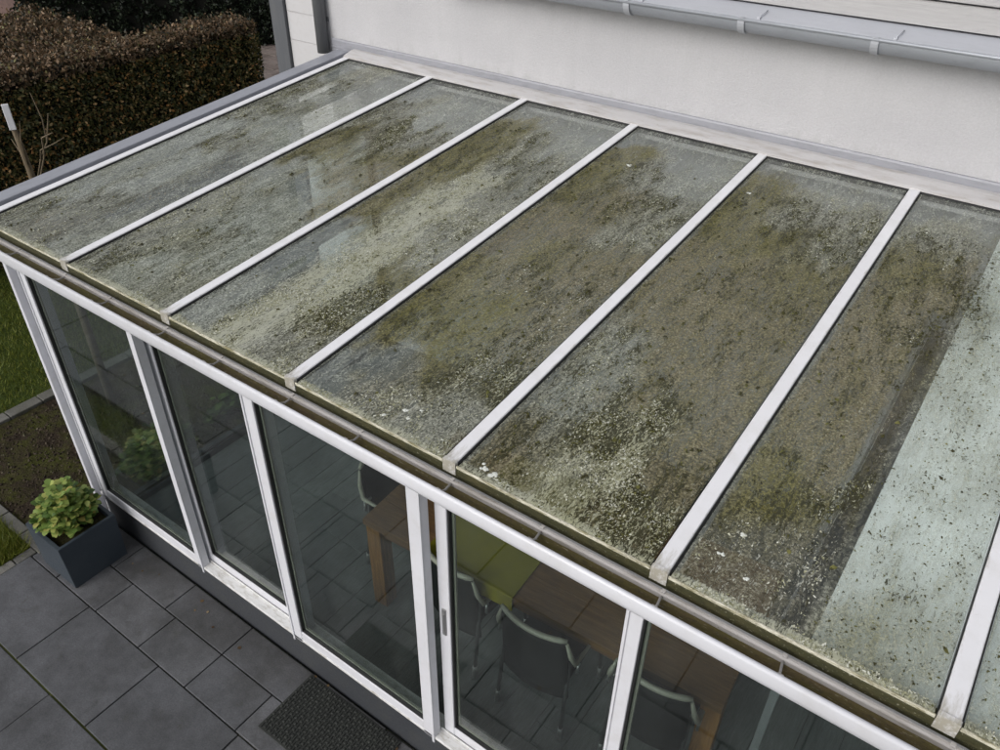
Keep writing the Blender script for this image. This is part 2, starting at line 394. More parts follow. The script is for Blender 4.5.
# ground: one sheet to the horizon
g = MB(); g.box(-120, 120, -120, 120, -.30, -.06); struct(g.build('ground', GROUND))
# soil bed beside the conservatory (gently uneven)
nx, ny = 60, 170
X, Y = np.meshgrid(np.linspace(-1.56, -.02, nx), np.linspace(-.36, 6, ny), indexing='ij')
Z = -.045+.045*fbm(X*5, Y*5, 3)+.018*fbm(X*22, Y*22, 9)
V = np.stack([X, Y, Z], -1).reshape(-1, 3); idx = np.arange(nx*ny).reshape(nx, ny)
F = np.stack([idx[:-1, :-1], idx[1:, :-1], idx[1:, 1:], idx[:-1, 1:]], -1).reshape(-1, 4)
struct(np_mesh('soil_bed', V, F, SOIL, smooth=True))
# lawn slab
X, Y = np.meshgrid(np.linspace(-9.5, -1.68, 120), np.linspace(-3, 11, 160), indexing='ij')
Z = -.03+.03*fbm(X*2, Y*2, 5)
V = np.stack([X, Y, Z], -1).reshape(-1, 3); idx = np.arange(120*160).reshape(120, 160)
F = np.stack([idx[:-1, :-1], idx[1:, :-1], idx[1:, 1:], idx[:-1, 1:]], -1).reshape(-1, 4)
struct(np_mesh('lawn', V, F, GROUND, smooth=True))
# far paved path behind the hedge end
pv = MB()
for i in range(26):
    for j in range(12):
        x0 = -16+i*.42+(.21 if j % 2 else 0); y0 = 6.9+j*.22
        if -9.3 < x0 < -8.2 and False: continue
        pv.box(x0+.006, x0+.414, y0+.006, y0+.214, -.02, .012+random.uniform(-.003, .003), .004, seg=1)
struct(pv.build('garden_path', m_slab('brown_clinker', (.14, .11, .10), (.20, .165, .15), (.10, .085, .07), .8)))

# patio of slabs
b = MB(); b.box(-6, 9, -6, -.93, -.06, -.012); b.box(-.04, 9, -.93, .035, -.06, -.012)
b.box(-6, -.04, -.93, -.70, -.06, -.012)
bed = struct(b.build('patio_bedding', JOINT))
pt = MB()
def slab(x0, x1, y0, y1):
    x0 = max(x0, -6); g = .0035
    if x1-x0 < .03: return
    T = Matrix.Translation((0, 0, random.uniform(-.002, .002))) @ Matrix.Rotation(random.uniform(-.002, .002), 4, 'X') @ Matrix.Rotation(random.uniform(-.002, .002), 4, 'Y')
    pt.box(x0+g, x1-g, y0+g, y1-g, -.05, 0, .004, M=T)
def row(y0, y1, joints, xmin):
    js = sorted(j for j in joints if j > xmin+.03); a = xmin
    for j in js: slab(a, j, y0, y1); a = j
row(-.202, .030, [1.027+.548*k for k in range(-2, 16)], -.04)
row(-.467, -.202, [.697+.44*k for k in range(-2, 20)], -.04)
row(-.933, -.467, [.638+.706*k for k in range(-1, 13)], -.068)
row(-.933, -.70, [-.068-.706*k for k in range(0, 9)], -6)
y = -.937; off = [1.008, .60, .85, .45, 1.1]
for r_ in range(8):
    row(y-.467, y, [off[r_ % 5]+.706*k for k in range(-12, 13)], -6); y -= .467
struct(pt.build('patio', SLAB))
# kerb stones: along the lawn and along the patio edge
kb = MB()
for k in range(24): kb.box(-1.675, -1.565, -.34+k*.27+.004, -.34+(k+1)*.27-.004, -.1, .012+random.uniform(-.004, .004), .006)
for k in range(17): kb.box(-4.6+k*.27+.004, -4.6+(k+1)*.27-.004, -.425, -.345, -.1, .006+random.uniform(-.004, .004), .006) if -4.6+(k+1)*.27 < .0 else None
for k in range(2): kb.box(-.115, -.045, -.695+k*.135+.004, -.695+(k+1)*.135-.004, -.1, .004, .006)
struct(kb.build('kerb_edging', KERB))

# grass: short blades on the lawn and in the patch between the kerbs
def blades(n, x0, x1, y0, y1, h, z0=-.02, dens=None):
    x = RNG.uniform(x0, x1, n); y = RNG.uniform(y0, y1, n)
    a = RNG.uniform(0, 2*np.pi, n); hh = h*RNG.uniform(.5, 1.3, n); l = RNG.normal(0, .5, (n, 2))*hh[:, None]
    wd = .0028+RNG.uniform(0, .002, n)
    z = np.full(n, z0)
    P0 = np.stack([x-np.cos(a)*wd, y-np.sin(a)*wd, z], -1); P1 = np.stack([x+np.cos(a)*wd, y+np.sin(a)*wd, z], -1)
    P2 = np.stack([x+l[:, 0], y+l[:, 1], z+hh], -1)
    return np.stack([P0, P1, P2], 1).reshape(-1, 3)
V = np.concatenate([blades(60000, -5.2, -1.69, -1.0+.35, 4.5, .045), blades(6000, -4.5, -.12, -.69, -.43, .06, -.05), blades(2600, -.55, -.12, -.69, -.43, .08, -.03)])
F = np.arange(len(V)).reshape(-1, 3)
gr = np_mesh('grass', V, F, GRASS); tag(gr, 'short green lawn grass beside the soil bed and kerb', 'grass', kind='stuff')

# ================================================================== house
HY = 2.90
house = empty('house', (0, HY, 0), 'white rendered house wall with grey rain gutter above the glass roof', 'house')
def hp(mb, name, mat, parent=house):
    o = mb.build(name, mat, parent); return o
# children carry coordinates relative to the house base
m = MB(); m.box(-.345, 9.5, 0, .35, -.05, 3.17); hp(m, 'wall', RENDER)
m = MB(); m.box(-.76, -.352, .01, .35, -.05, 4.2); hp(m, 'brick_pier', BRICK)
m = MB(); m.box(-.35, 9.5, .002, .35, 3.172, 4.6); hp(m, 'upper_wall', RENDER)
# horizontal cladding boards above the gutter
for k in range(6):
    z0 = 3.262+k*.115
    m = MB(); m.prism([(-.045, z0), (-.064, z0+.005), (-.052, z0+.104), (-.047, z0+.109), (-.003, z0+.109), (-.003, z0)], 1.15, 9.5, 'x')
    hp(m, 'cladding_board', BOARD)
# zinc apron sheet behind the gutter
m = MB(); m.prism([(-.006, 3.250), (-.052, 3.252), (-.192, 3.212), (-.192, 3.2145), (-.052, 3.256), (-.006, 3.256)], .92, 9.5, 'x'); hp(m, 'zinc_apron', ZINC_LT)
# half-round gutter
gp = []
cy, cz, r0, r1 = -.145, 3.205, .066, .062
for k in range(0, 17):
    a = math.pi+math.pi*k/16; gp.append((cy+r0*math.cos(a), cz+r0*math.sin(a)*1.05))
gi = [(cy+r1*math.cos(math.pi+math.pi*k/16), cz+r1*math.sin(math.pi+math.pi*k/16)*1.05+.002) for k in range(16, -1, -1)]
m = MB(); m.prism(gp+gi, .9, 9.5, 'x', smooth=True)
m.tube([(.9, cy-r0-.002, cz+.003), (9.5, cy-r0-.002, cz+.003)], .0085, 10)
rg = hp(m, 'rain_gutter', ZINC)
for k in range(13):
    x = .98+.664*k
    m = MB()
    arc = [(cy+(r0+.007)*math.cos(math.pi+math.pi*j/14), cz+(r0+.007)*1.05*math.sin(math.pi+math.pi*j/14)) for j in range(15)]
    arc2 = [(cy+(r0+.001)*math.cos(math.pi+math.pi*j/14), cz+(r0+.001)*1.05*math.sin(math.pi+math.pi*j/14)) for j in range(14, -1, -1)]
    m.prism(arc+arc2, x-.018, x+.018, 'x', smooth=False)
    m.box(x-.013, x+.013, cy-r0-.012, cy-r0+.012, cz+.0095, cz+.0125)
    m.tube([(x+.080, cy-.040, cz+.012), (x+.085, cy-.030, cz+.026), (x+.090, cy-.002, cz+.034), (x+.094, cy+.03, cz+.040)], .0035, 6)
    m.box(x+.072, x+.089, cy-.050, cy-.036, cz+.006, cz+.020, .002)
    m.build('gutter_bracket', ZINC_LT, rg)
# joint seam sleeves
m = MB(); m.box(1.12, 1.13, cy-r0-.004, cy-.0, cz-.01, cz+.0); m.bm.free()
# flashing on the wall over the conservatory
m = MB(); m.prism([(-.004, 2.515), (-.012, 2.515), (-.012, 2.596), (-.008, 2.606), (-.0, 2.608)], -.27, 9.5, 'x')
m.prism([(-.013, 2.545), (-.019, 2.545), (-.019, 2.551), (-.013, 2.553)], -.27, 9.5, 'x')
hp(m, 'wall_flashing', m_paint('streaked_flashing', (.27, .275, .305), (.17, .17, .18), .7, .5, (1, 3, 6), .1))
m = MB(); m.tube([(-.40+.075, -.052, 2.50), (-.325, -.052, 4.5)], .046, 16)
m.box(-.365, -.285, -.010, -.002, 2.72, 2.75); m.box(-.365, -.285, -.010, -.002, 3.7, 3.73)
dp = hp(m, 'downpipe', ZINC_DK)
# dark square post next to the pier
m = MB(); m.box(-.16/2, .16/2, 0, .12, -.05, 4.3, .006)
po = m.build('corner_post', m_paint('slate_grey_board', (.085, .09, .10), (.16, .16, .16), .5, .6, (3, 3, .3)))
po.location = (-.845, 2.88, 0); tag(po, 'dark grey upright post beside the white painted brick pier', 'post')

# ================================================================== conservatory
ZF, SL, D = 2.2636, .09616, 2.779
NB = 9
con = empty('conservatory', (0, 0, 0), 'white aluminium conservatory with algae covered glass roof and sliding glass doors', 'conservatory')
XR = NB*.8+.02
def roofz(y): return ZF+SL*y
# roof bars
def bar_mesh():
    mb = MB(); w_ = .026
    mb.prism([(-w_, -.050), (-w_, -.003), (-w_+.003, 0), (w_-.003, 0), (w_, -.003), (w_, -.050)], .0, D, 'y', shear=SL)
    # drooped end cap
    mb.prism([(-w_-.0015, -.052), (-w_-.0015, .0), (-w_+.002, .003), (w_-.002, .003), (w_+.0015, .0), (w_+.0015, -.052)], -.004, .0105, 'y', shear=SL)
    return mb
def gasket_mesh():
    mb = MB()
    for s in (-1, 1):
        a, b_ = sorted((s*.0275, s*(.0315 if s > 0 else .0290)))
        mb.prism([(a, -.030), (a, -.004), (b_, -.007), (b_, -.030)], .012, D-.005, 'y', shear=SL)
    return mb
b0 = bar_mesh().build('roof_bar', WHITE_BAR, con); b0.location = (0, 0, ZF)
g0 = gasket_mesh().build('gasket', GASKET, b0)
for k in range(1, NB+1):
    o = b0.copy(); C.objects.link(o); o.parent = con; o.location = (k*.8, 0, ZF)
    q = g0.copy(); C.objects.link(q); q.parent = o

# dirt fields on the roof -----------------------------------------------------
def G(x, y, cx, cy, sx, sy, rot=0):
    c, s = math.cos(rot), math.sin(rot); dx, dy = x-cx, y-cy
    u = (dx*c+dy*s)/sx; v = (-dx*s+dy*c)/sy; return np.exp(-.5*(u*u+v*v))
def sst(a, b, t): t = np.clip((t-a)/(b-a), 0, 1); return t*t*(3-2*t)
KIND = {  # film, olive, moss, pale flakes, cool tone (sky reflection painted in)
 'C': (.30, .02, .03, .02, 1.0), 'G': (.60, .04, .20, .22, .95), 'W': (.64, .14, .34, .42, .62), 'B': (.68, .22, .30, .14, .06),
 'K': (.74, .20, .52, .24, .10), 'O': (.76, .75, .40, .16, .15), 'M': (.76, .62, .78, .46, .20), 'P': (.72, .38, .36, .86, .85),
 'L': (.30, .0, .12, .24, 1.0), 'D': (.52, .06, .24, .34, .35), 'T': (.64, .26, .48, .32, .70), 'Q': (.80, .55, .30, .62, .70)}
BAYS = [["CTC","TGC","TTG","TGG","GTG","GGL","GGL","GTL","TDG"], ["CCC","TGC","TMT","OTO","OBB","GLB","WGG","WTG","TGW"],
        ["CCC","OTG","OTT","OPT","OPW","OPW","LPO","LPM","GPW"], ["CCC","OTG","OKT","BBT","BOB","OKK","OOK","OOM","CDW"],
        ["CCC","OTT","OOT","BBO","BBB","BBB","TBB","TMB","KQM"], ["CCC","TTC","OKT","BKK","BBB","BBB","BBB","OMM","DDD"]]
GRID = np.array([[[KIND[ch] for ch in row_[:3]] for row_ in b_[::-1]] for b_ in BAYS])   # bay, row from the gutter up, column
def fields(x, y):
    n1 = fbm(x*3.1, y*1.6, 1); n2 = fbm(x*7+3, y*3.2, 2); n3 = fbm(x*17, y*7+5, 4); n4 = fbm(x*30, y*9, 6, 3)
    bay = np.clip(np.floor(x/.8), 0, 5).astype(int); u = x-np.floor(x/.8)*.8
    uw = u+.22*(n1-.5)+.14*(n2-.5)+.06*(n3-.5); yw = y+.55*(n2-.5)+.30*(n1-.5)+.16*(n3-.5)
    cx = np.clip((uw-.15)/.25, 0, 1.999); cy_ = np.clip((yw-.2)/.3, 0, 7.999)
    ix = np.minimum(cx.astype(int), 1); iy = np.minimum(cy_.astype(int), 7); fx = cx-ix; fy = cy_-iy
    fx = sst(.2, .8, fx)[..., None]; fy = sst(.18, .82, fy)[..., None]
    g = (GRID[bay, iy, ix]*(1-fx)+GRID[bay, iy, ix+1]*fx)*(1-fy)+(GRID[bay, iy+1, ix]*(1-fx)+GRID[bay, iy+1, ix+1]*fx)*fy
    film, olive, moss, pale, tone = [g[..., i] for i in range(5)]
    st_ = fbm(x*16+2*n2, y*2.2, 12, 4)           # runs down the slope
    film = film+.30*(st_-.5)+.22*(n3-.5); olive = olive+.45*(st_-.5)*(olive+.2)+.35*(n4-.5); moss = moss+.7*(n4-.5)+.3*(st_-.5); pale = pale+.6*(n3-.5)*(.3+pale)+.3*(st_-.5)*pale
    # bay 5/6 over the blind
    r_ = sst(4.395, 4.43, x+.02*(n3-.5)); film = film*(1-r_)+r_*(.22+.30*(n2-.5)+.22*(n3-.5)+.35*G(x, y, 4.52, .12, .25, .12)+.25*G(x, y, 4.45, 1.7, .10, .45)); pale = pale*(1-r_)
    olive = olive*(1-r_)+r_*(.42+.6*(n2-.5)); moss = moss*(1-r_)+r_*(.12+.6*(n3-.5)+.5*(n2-.5)+.25*G(x, y, 4.46, 1.75, .08, .4)); tone = tone*(1-r_)+r_*.8
    band = sst(4.325, 4.335, x)*sst(4.42, 4.40, x)*sst(1.78, 1.74, y); film = film*(1-.60*band)*(1-.12*sst(.40, .22, y)*sst(4.02, 4.08, x)*sst(4.43, 4.40, x))
    # washed strips beside the bars and at the top
    ua = np.minimum(u, (.8-u)*1.5)
    wash = sst(.030, .060, ua+.02*(n3-.5)+.012*(st_-.5)); film = film*(.42+.58*wash); pale = pale*wash; moss = moss*wash; tone = np.maximum(tone, 1-wash); olive = olive*(.3+.7*wash)
    edge = G(ua, 0*ua, .032, 0, .006, 1); film = np.maximum(film, edge*(.35+.6*n3)); 
    pale = pale*sst(2.66, 2.45, y); moss = moss*sst(2.62, 2.35, y+.2*(n3-.5))
    # crust line along the lower edge
    cr = sst(.050, .022, y+.020*(n3-.5)); film = np.maximum(film, cr*(.6+.4*n3)); pale = np.maximum(pale, cr*(.78+.6*(n2-.5))); tone = np.maximum(tone, cr*.8); olive = np.maximum(olive, cr*.4)
    return [np.clip(a, 0, 1) for a in (film, olive, moss, pale, tone)]
labels = {0: 'greyish pane with fine dirt at the garden end', 1: 'grey gravelly pane with a curved olive patch', 2: 'pane with blue clean corner and pale flaky streak',
          3: 'brown pane with olive stain and dark moss', 4: 'brown pane with moss and white flecks low down', 5: 'brown pane with pale blind showing at its right edge',
          6: 'pane over pale blind with green specks'}
def pane(k):
    x0, x1 = k*.8+.034, (k+1)*.8-.034; ys = .004; ye = D-.006
    nx, ny = 80, 240
    X, Y = np.meshgrid(np.linspace(x0, x1, nx), np.linspace(ys, ye, ny), indexing='ij')
    Zt = roofz(Y)-.012
    top = np.stack([X, Y, Zt], -1).reshape(-1, 3); bot = top-np.array([0, 0, .010])
    V = np.concatenate([top, bot]); N = nx*ny; idx = np.arange(N).reshape(nx, ny)
    Ft = np.stack([idx[:-1, :-1], idx[1:, :-1], idx[1:, 1:], idx[:-1, 1:]], -1).reshape(-1, 4)
    ring = np.concatenate([idx[:, 0], idx[-1, 1:], idx[-2::-1, -1], idx[0, -2:0:-1]])
    r2 = np.roll(ring, -1); Fs = np.stack([ring, ring+N, r2+N, r2], -1)
    Fb = Ft[:, ::-1]+N
    F = np.concatenate([Ft, Fs, Fb]); mi = np.concatenate([np.zeros(len(Ft)), np.ones(len(Fs)+len(Fb))])
    o = np_mesh('roof_pane', V, F, [DIRTY, GLASS_EDGE], con, mi, True)
    ca = o.data.color_attributes.new('dirt', 'FLOAT_COLOR', 'POINT')
    f, ol, mo, pa, tn = fields(X.ravel(), Y.ravel())
    cb = o.data.color_attributes.new('tone', 'FLOAT_COLOR', 'POINT'); tt = np.stack([tn, tn, tn, tn*0+1], -1)
    cb.data.foreach_set('color', np.concatenate([tt, tt]).astype(np.float32).ravel())
    col = np.stack([f, ol, mo, pa], -1); col = np.concatenate([col, col]).astype(np.float32)
    ca.data.foreach_set('color', col.ravel())
    if k in labels: o['label'] = labels[k]
for k in range(NB): pane(k)

# wall plate (white top profile against the house)
m = MB(); m.prism([(D-.012, roofz(D)-.07), (D-.012, roofz(D)+.004), (D+.0, roofz(D)+.010), (D+.075, roofz(D)+.030), (D+.1065, roofz(D)+.032), (D+.1065, roofz(D)-.07)], -.03, XR+.02, 'x')
m.build('wall_plate', WHITE_DIRTY, con)
m = MB(); m.prism([(D-.022, roofz(D)-.04), (D-.022, roofz(D)-.008), (D-.0125, roofz(D)-.006), (D-.0125, roofz(D)-.04)], .03, XR-.03, 'x')
m.build('top_gasket', GASKET, con)
# rafters under the bars
m = MB()
for k in range(NB+1): m.prism([(k*.8-.024, ZF-.115), (k*.8-.024, ZF-.054), (k*.8+.024, ZF-.054), (k*.8+.024, ZF-.115)], .04, D-.02, 'y', shear=SL)
r0_ = None
m.bm.free()
rf = MB(); rf.prism([(-.024, -.115), (-.024, -.054), (.024, -.054), (.024, -.115)], .045, D-.02, 'y', shear=SL)
r0_ = rf.build('rafter', WHITE, con); r0_.location = (0, 0, ZF)
for k in range(1, NB+1):
    o = r0_.copy(); C.objects.link(o); o.parent = con; o.location = (k*.8, 0, ZF)
# eaves rail below the glass edge
m = MB(); m.prism([(.000, 2.212), (.000, 2.236), (.004, 2.2405), (.034, 2.2405), (.034, 2.175), (.016, 2.175), (.014, 2.212)], -.02, XR, 'x'); m.build('eaves_rail', RAIL, con)
# crusty glazing bead along the lower glass edge
m = MB()
for k in range(NB): m.box(k*.8+.030, k*.8+.770, -.0025, .0035, 2.2435, 2.2545, .001)
m.build('glazing_bead', CRUST, con)
# box gutter
GX0, GX1 = -.06, XR+.05
m = MB()
m.prism([(-.014, 2.140), (-.014, 2.200), (-.018, 2.206), (-.0255, 2.206), (-.030, 2.199), (-.030, 2.140)], GX0, GX1, 'x', smooth=False)
lip = m
lip_o = lip.build('gutter_lip', GREY_LIP, con)
m = MB(); m.prism([(-.0305, 2.145), (-.0305, 2.184), (-.048, 2.172), (-.090, 2.168), (-.1085, 2.176), (-.1085, 2.1735), (-.090, 2.160), (-.06, 2.145)], GX0, GX1, 'x'); m.build('gutter_floor', GUT_IN, con)
prof = []
for a in range(0, 181, 15): prof.append((-.1205+.0105*math.cos(R(a)), 2.2360+.0105*math.sin(R(a))))
prof += [(-.1325, 2.225), (-.1325, 2.204), (-.130, 2.190), (-.122, 2.178), (-.1095, 2.172)]
m = MB(); m.prism(prof, GX0-.01, GX1, 'x', smooth=True)
gf = m.build('gutter_front', WHITE, con)
m = MB(); m.box(GX0-.012, GX0-.001, -.120, .02, 2.150, 2.235, .003); m.build('gutter_end_cap', WHITE, con)
# narrow braces across the gutter
gb = MB(); gb.tube([(0, -.034, 2.196), (.006, -.07, 2.200), (.012, -.112, 2.226)], .0042, 6); gb.box(.003, .021, -.120, -.108, 2.222, 2.2425, .002)
gb.box(-.007, .007, -.028, -.014, 2.204, 2.2105, .002)
gb0 = gb.build('gutter_brace', GREY_LIP, con); gb0.location.x = .4
for x in [.8*k+.4 for k in range(1, NB)]+[.8*k+.03 for k in range(1, NB)]:
    o = gb0.copy(); C.objects.link(o); o.parent = con; o.location.x = x
# lintel carrying the roof edge
m = MB(); m.box(-.02, XR, .060, .110, 2.06, 2.165, .003); m.build('lintel', WHITE, con)
# side flashing (grey sheet along the garden side)
m = MB(); m.prism([(-.225, -.045), (-.225, -.014), (-.217, -.010), (-.098, -.006), (-.094, -.009), (-.088, -.036), (-.034, -.038), (-.034, -.060)], .0, D+.11, 'y', shear=SL)
sb = m.build('side_flashing', GREYBEAM, con); sb.location.z = ZF
m = MB(); m.box(-.20, -.03, -.01, 0, -.10, -.02); m.prism([(-.2, -.13), (-.2, -.062), (-.036, -.062), (-.036, -.13)], .0, D+.1, 'y', shear=SL)
sb2 = m.build('side_beam', WHITE_DIRTY, con); sb2.location.z = ZF

# corner posts and plinth
def post(x0, x1, y0, y1, z0, z1):
    mb = MB(); mb.box(x0, x1, y0, y1, z0, z1, .003)
    mb.box(x0+.002, x0+.014, y0-.010, y0+.001, z0, z1, .002)
    return mb
m = MB(); m.box(.0, .034, .020, .145, .0, 2.06, .003); m.box(.0345, .140, .062, .145, .0, 2.06, .002); m.box(.092, .100, .056, .0615, .27, 2.06, .001); m.build('corner_post', WHITE, con)
m = MB(); m.box(XR-.09, XR, .034, .145, 0, 2.06, .003); m.build('corner_post', WHITE, con)
m = MB(); m.box(.096, XR-.091, .045, .150, -.05, .262, .004); m.build('plinth', PLINTH, con)
# threshold with two tracks
m = MB(); m.box(.096, XR-.091, .030, .152, .2625, .284, .003); m.box(.096, XR-.091, .084, .088, .284, .296); m.build('threshold', m_paint('worn_white_sill', (.62, .62, .62), (.22, .19, .13), .75, .5, (2, 6, 1)), con)

def door(x0, x1, track, outer, hand=None, lab=None):
    y0 = .030 if outer else .092; y1 = y0+.045
    root = empty('sliding_door', (x0, y0, .285), None, None); root.parent = con
    if lab: root['label'] = lab
    W_, H_ = x1-x0, 1.775; s = .074 if outer == 2 else .060; T = .045
    if outer: zb = -.028
    else: zb = 0
    f = MB()
    f.box(0, s, 0, T, zb, H_, .004); f.box(W_-s, W_, 0, T, zb, H_, .004)
    f.box(s-.001, W_-s+.001, .002, T-.002, zb+.001, .066, .004); f.box(s-.001, W_-s+.001, .002, T-.002, H_-.07, H_, .004)
    if outer:   # protruding lip of the outer frame
        f.box(W_-s*.0-.014, W_, -.007, .001, zb-.018, H_, .002)
        f.box(0, .012, -.006, .001, zb-.018, H_, .002)
    f.build('frame', WHITE, root)
    gk = MB()
    for (a, b_, c, d) in ((s, s+.007, .066, H_-.07), (W_-s-.007, W_-s, .066, H_-.07)): gk.box(a, b_, .008, .036, c, d)
    gk.box(s+.007, W_-s-.007, .008, .036, .066, .073); gk.box(s+.007, W_-s-.007, .008, .036, H_-.077, H_-.07)
    gk.build('gasket', GASKET, root)
    gl = MB(); gl.box(s+.004, W_-s-.004, .019, .025, .069, H_-.073); gl.build('pane', GLASS, root)
    # spacer of the double glazing
    sp = MB()
    for (a, b_) in ((s+.0075, s+.019), (W_-s-.019, W_-s-.0075)): sp.box(a, b_, .0262, .0355, .0745, H_-.078)
    sp.box(s+.0195, W_-s-.0195, .0262, .0355, .0745, .086); sp.build('spacer_bar', PLAST, root)
    if hand:
        h_ = MB(); hx = s*.5 if hand == 'L' else W_-s*.5
        h_.box(hx-.011, hx+.011, -.006, .0, .80, .98, .003); h_.box(hx-.004, hx+.004, -.009, -.0055, .83, .95, .002)
        h_.build('handle', CHROME, root)
    return root
door(.142, 1.196, 0, True, None, 'outermost sliding door beside the planter')
door(1.150, 2.055, 1, False, None)
door(1.990, 3.022, 0, 2, None)
door(3.036, 3.955, 1, False, 'L', 'sliding door in front of the dining table, with a slim handle')
door(3.908, 4.89, 0, True)
door(4.87, 5.80, 1, False)
m = MB(); m.box(4.385, 4.412, .118, .142, .30, 2.06, .002); m.build('inner_mullion', ZINC_DK, con)
door(5.78, 7.10, 0, True)
# garden-side glazing
m = MB(); m.box(.010, .085, .150, D+.1, -.05, .035, .004); m.build('side_sill', PLINTH, con)
root = empty('side_window', (.02, .152, .037), None, None); root.parent = con
L_ = D+.10-.152; f = MB(); s = .016
f.box(0, .05, 0, s, 0, 2.0, .003); f.box(0, .05, L_-s, L_, 0, 2.0, .003); f.box(.001, .049, s, L_-s, 0, .016, .003); f.box(.001, .049, s, L_-s, 1.97, 2.0, .003)
f.build('frame', PLINTH, root); gl = MB(); gl.box(.022, .028, s, L_-s, .016, 1.97); gl.build('pane', GLASS, root)
m = MB(); m.prism([(.03, 2.04), (.03, 2.12), (.075, 2.12), (.075, 2.04)], .15, D+.1, 'y', shear=SL*.98); m.build('side_head_rail', WHITE, con)
# inner floor
fl = MB(); x = .1
random.seed(21)
for i in range(36):
    x0 = .10+i*.2; y0 = .15-random.choice([.3, .9, 1.5, 1.2]);
    while y0 < HY:
        a, b_ = max(y0, .155), min(y0+1.9, HY-.004)
        if b_-a > .02 and x0+.2 <= XR: fl.box(x0+.002, x0+.198, a+.0015, b_-.0015, -.02, .0+random.uniform(-.0006, .0006), .0015, seg=1)
        y0 += 1.9
struct(fl.build('floor', PLANK))
m = MB(); m.box(.095, XR, .152, HY-.002, -.05, -.008); struct(m.build('floor_base', m_paint('dark_grout', (.03, .03, .03))))
# far end of the room, out of the picture
m = MB(); m.box(XR-.10, XR-.02, .16, D+.1, 0, 2.12, .003); m.build('end_wall', INWALL, con)

# pale roof blind under the right-hand bays
bl = empty('roof_blind', (4.44, 0, 2.05), 'pale blue grey fabric blind stretched under the glass at the right', 'blind')
m = MB(); m.prism([(0, .125), (2.6, .125), (2.6, .131), (0, .131)], .037, D-.10, 'y', shear=SL); m.build('fabric', BLIND, bl)
m = MB(); m.prism([(-.085, .118), (-.085, .124), (-.002, .124), (-.002, .118)], .037, 1.76, 'y', shear=SL)
m.build('dark_gap_strip', DARKPL, bl)  # black strip standing in for the unlit gap beside the blind
m = MB(); m.prism([(-.096, .118), (-.096, .127), (-.088, .127), (-.088, .118)], .037, 1.78, 'y', shear=SL); m.box(-.096, 0, 1.781, 1.795, .118+SL*1.78, .127+SL*1.78)
m.build('rail_seam', ZINC_DK, bl)

# loose moss tufts and curled flakes lying on the glass -------------------------
def scatter(n, which, thr):
    out = []
    while sum(len(a) for a in out) < n:
        x = RNG.uniform(.02, 6.6, n*3); y = RNG.uniform(.004, D-.05, n*3); f, ol, mo, pa, _t = fields(x, y)
        u = x % .8; wv = which(f, ol, mo, pa)
        cl = fbm(x*14, y*7, 8); p_ = np.clip((wv-thr)*2.0, 0, 1)*sst(.42, .62, cl)
        ok = (RNG.uniform(0, 1, len(x)) < p_) & (u > .04) & (u < .76)
        out.append(np.stack([x[ok], y[ok]], -1))
    return np.concatenate(out)[:n]
def flakes(P, smin, smax, lift, curl, elong=1.6):
    n = len(P); s = RNG.uniform(smin, smax, n)*RNG.choice([.6, 1, 1.3], n); a = RNG.uniform(0, 2*np.pi, n)
    ca, sa = np.cos(a), np.sin(a); base = np.stack([P[:, 0], P[:, 1], roofz(P[:, 1])-.012+.0006], -1)
    cols = []
    for i, t in enumerate((-1, 0, 1)):
        for v in (-1, 1):
            lx = t*s*elong*.5+RNG.normal(0, .15, n)*s; ly = v*s*.42*(1 if t == 0 else .6)+RNG.normal(0, .12, n)*s
            cu = curl*s*RNG.uniform(.2, 1, n)*(abs(t))+lift*s*(t == 0)*RNG.uniform(0, 1, n)
            cols.append(base+np.stack([lx*ca-ly*sa, lx*sa+ly*ca, cu+(lx*sa+ly*ca)*SL], -1))
    V = np.stack(cols, 1).reshape(-1, 3); b_ = np.arange(n)[:, None]*6
    F = np.concatenate([b_+np.array([[0, 2, 3, 1]]), b_+np.array([[2, 4, 5, 3]])]); return V, F
FLK = m_leaf('dried_algae_flakes', [(0, (.20, .20, .11)), (.35, (.34, .34, .22)), (.7, (.50, .50, .40)), (1, (.66, .67, .60))], .7, .15)
MOS = m_leaf('moss_tufts', [(0, (.022, .020, .008)), (.5, (.050, .047, .014)), (.85, (.09, .09, .025)), (1, (.15, .145, .05))], .9, .1)
P = scatter(24000, lambda f, o, m_, p: p, .24); V, F = flakes(P, .0018, .0052, .1, .6)
o = np_mesh('algae_flakes', V, F, FLK, smooth=False); tag(o, 'small pale curled flakes of dried algae lying on the roof glass', 'algae flakes', kind='stuff')
P = scatter(20000, lambda f, o, m_, p: m_, .32)
P2 = np.stack([RNG.uniform(4.43, 6.6, 16000), RNG.uniform(.01, 2.35, 16000)], -1); kk = fbm(P2[:, 0]*7, P2[:, 1]*5, 31) > .42
P2 = P2[kk]; uu_ = P2[:, 0] % .8; P2 = P2[(uu_ > .04) & (uu_ < .76)]
P = np.concatenate([P, P2])
V, F = flakes(P, .0018, .0052, .9, .25, 1.5)
o = np_mesh('moss', V, F, MOS, smooth=False); tag(o, 'dark green brown moss tufts scattered over the roof glass', 'moss', kind='stuff')
P = np.stack([RNG.uniform(.1, 6.6, 9000), RNG.uniform(.05, 2.45, 9000)], -1)
f_, o_, m_, p_, t_5 = fields(P[:, 0], P[:, 1]); pr_ = np.clip((m_-.22)*.35, 0, 1)+.11*sst(.5, .2, t_5)+.10*sst(3.9, 4.6, P[:, 0])*sst(.9, 1.6, P[:, 1])+.02
uu_ = P[:, 0] % .8; P = P[(RNG.uniform(0, 1, len(P)) < pr_) & (uu_ > .05) & (uu_ < .75)]
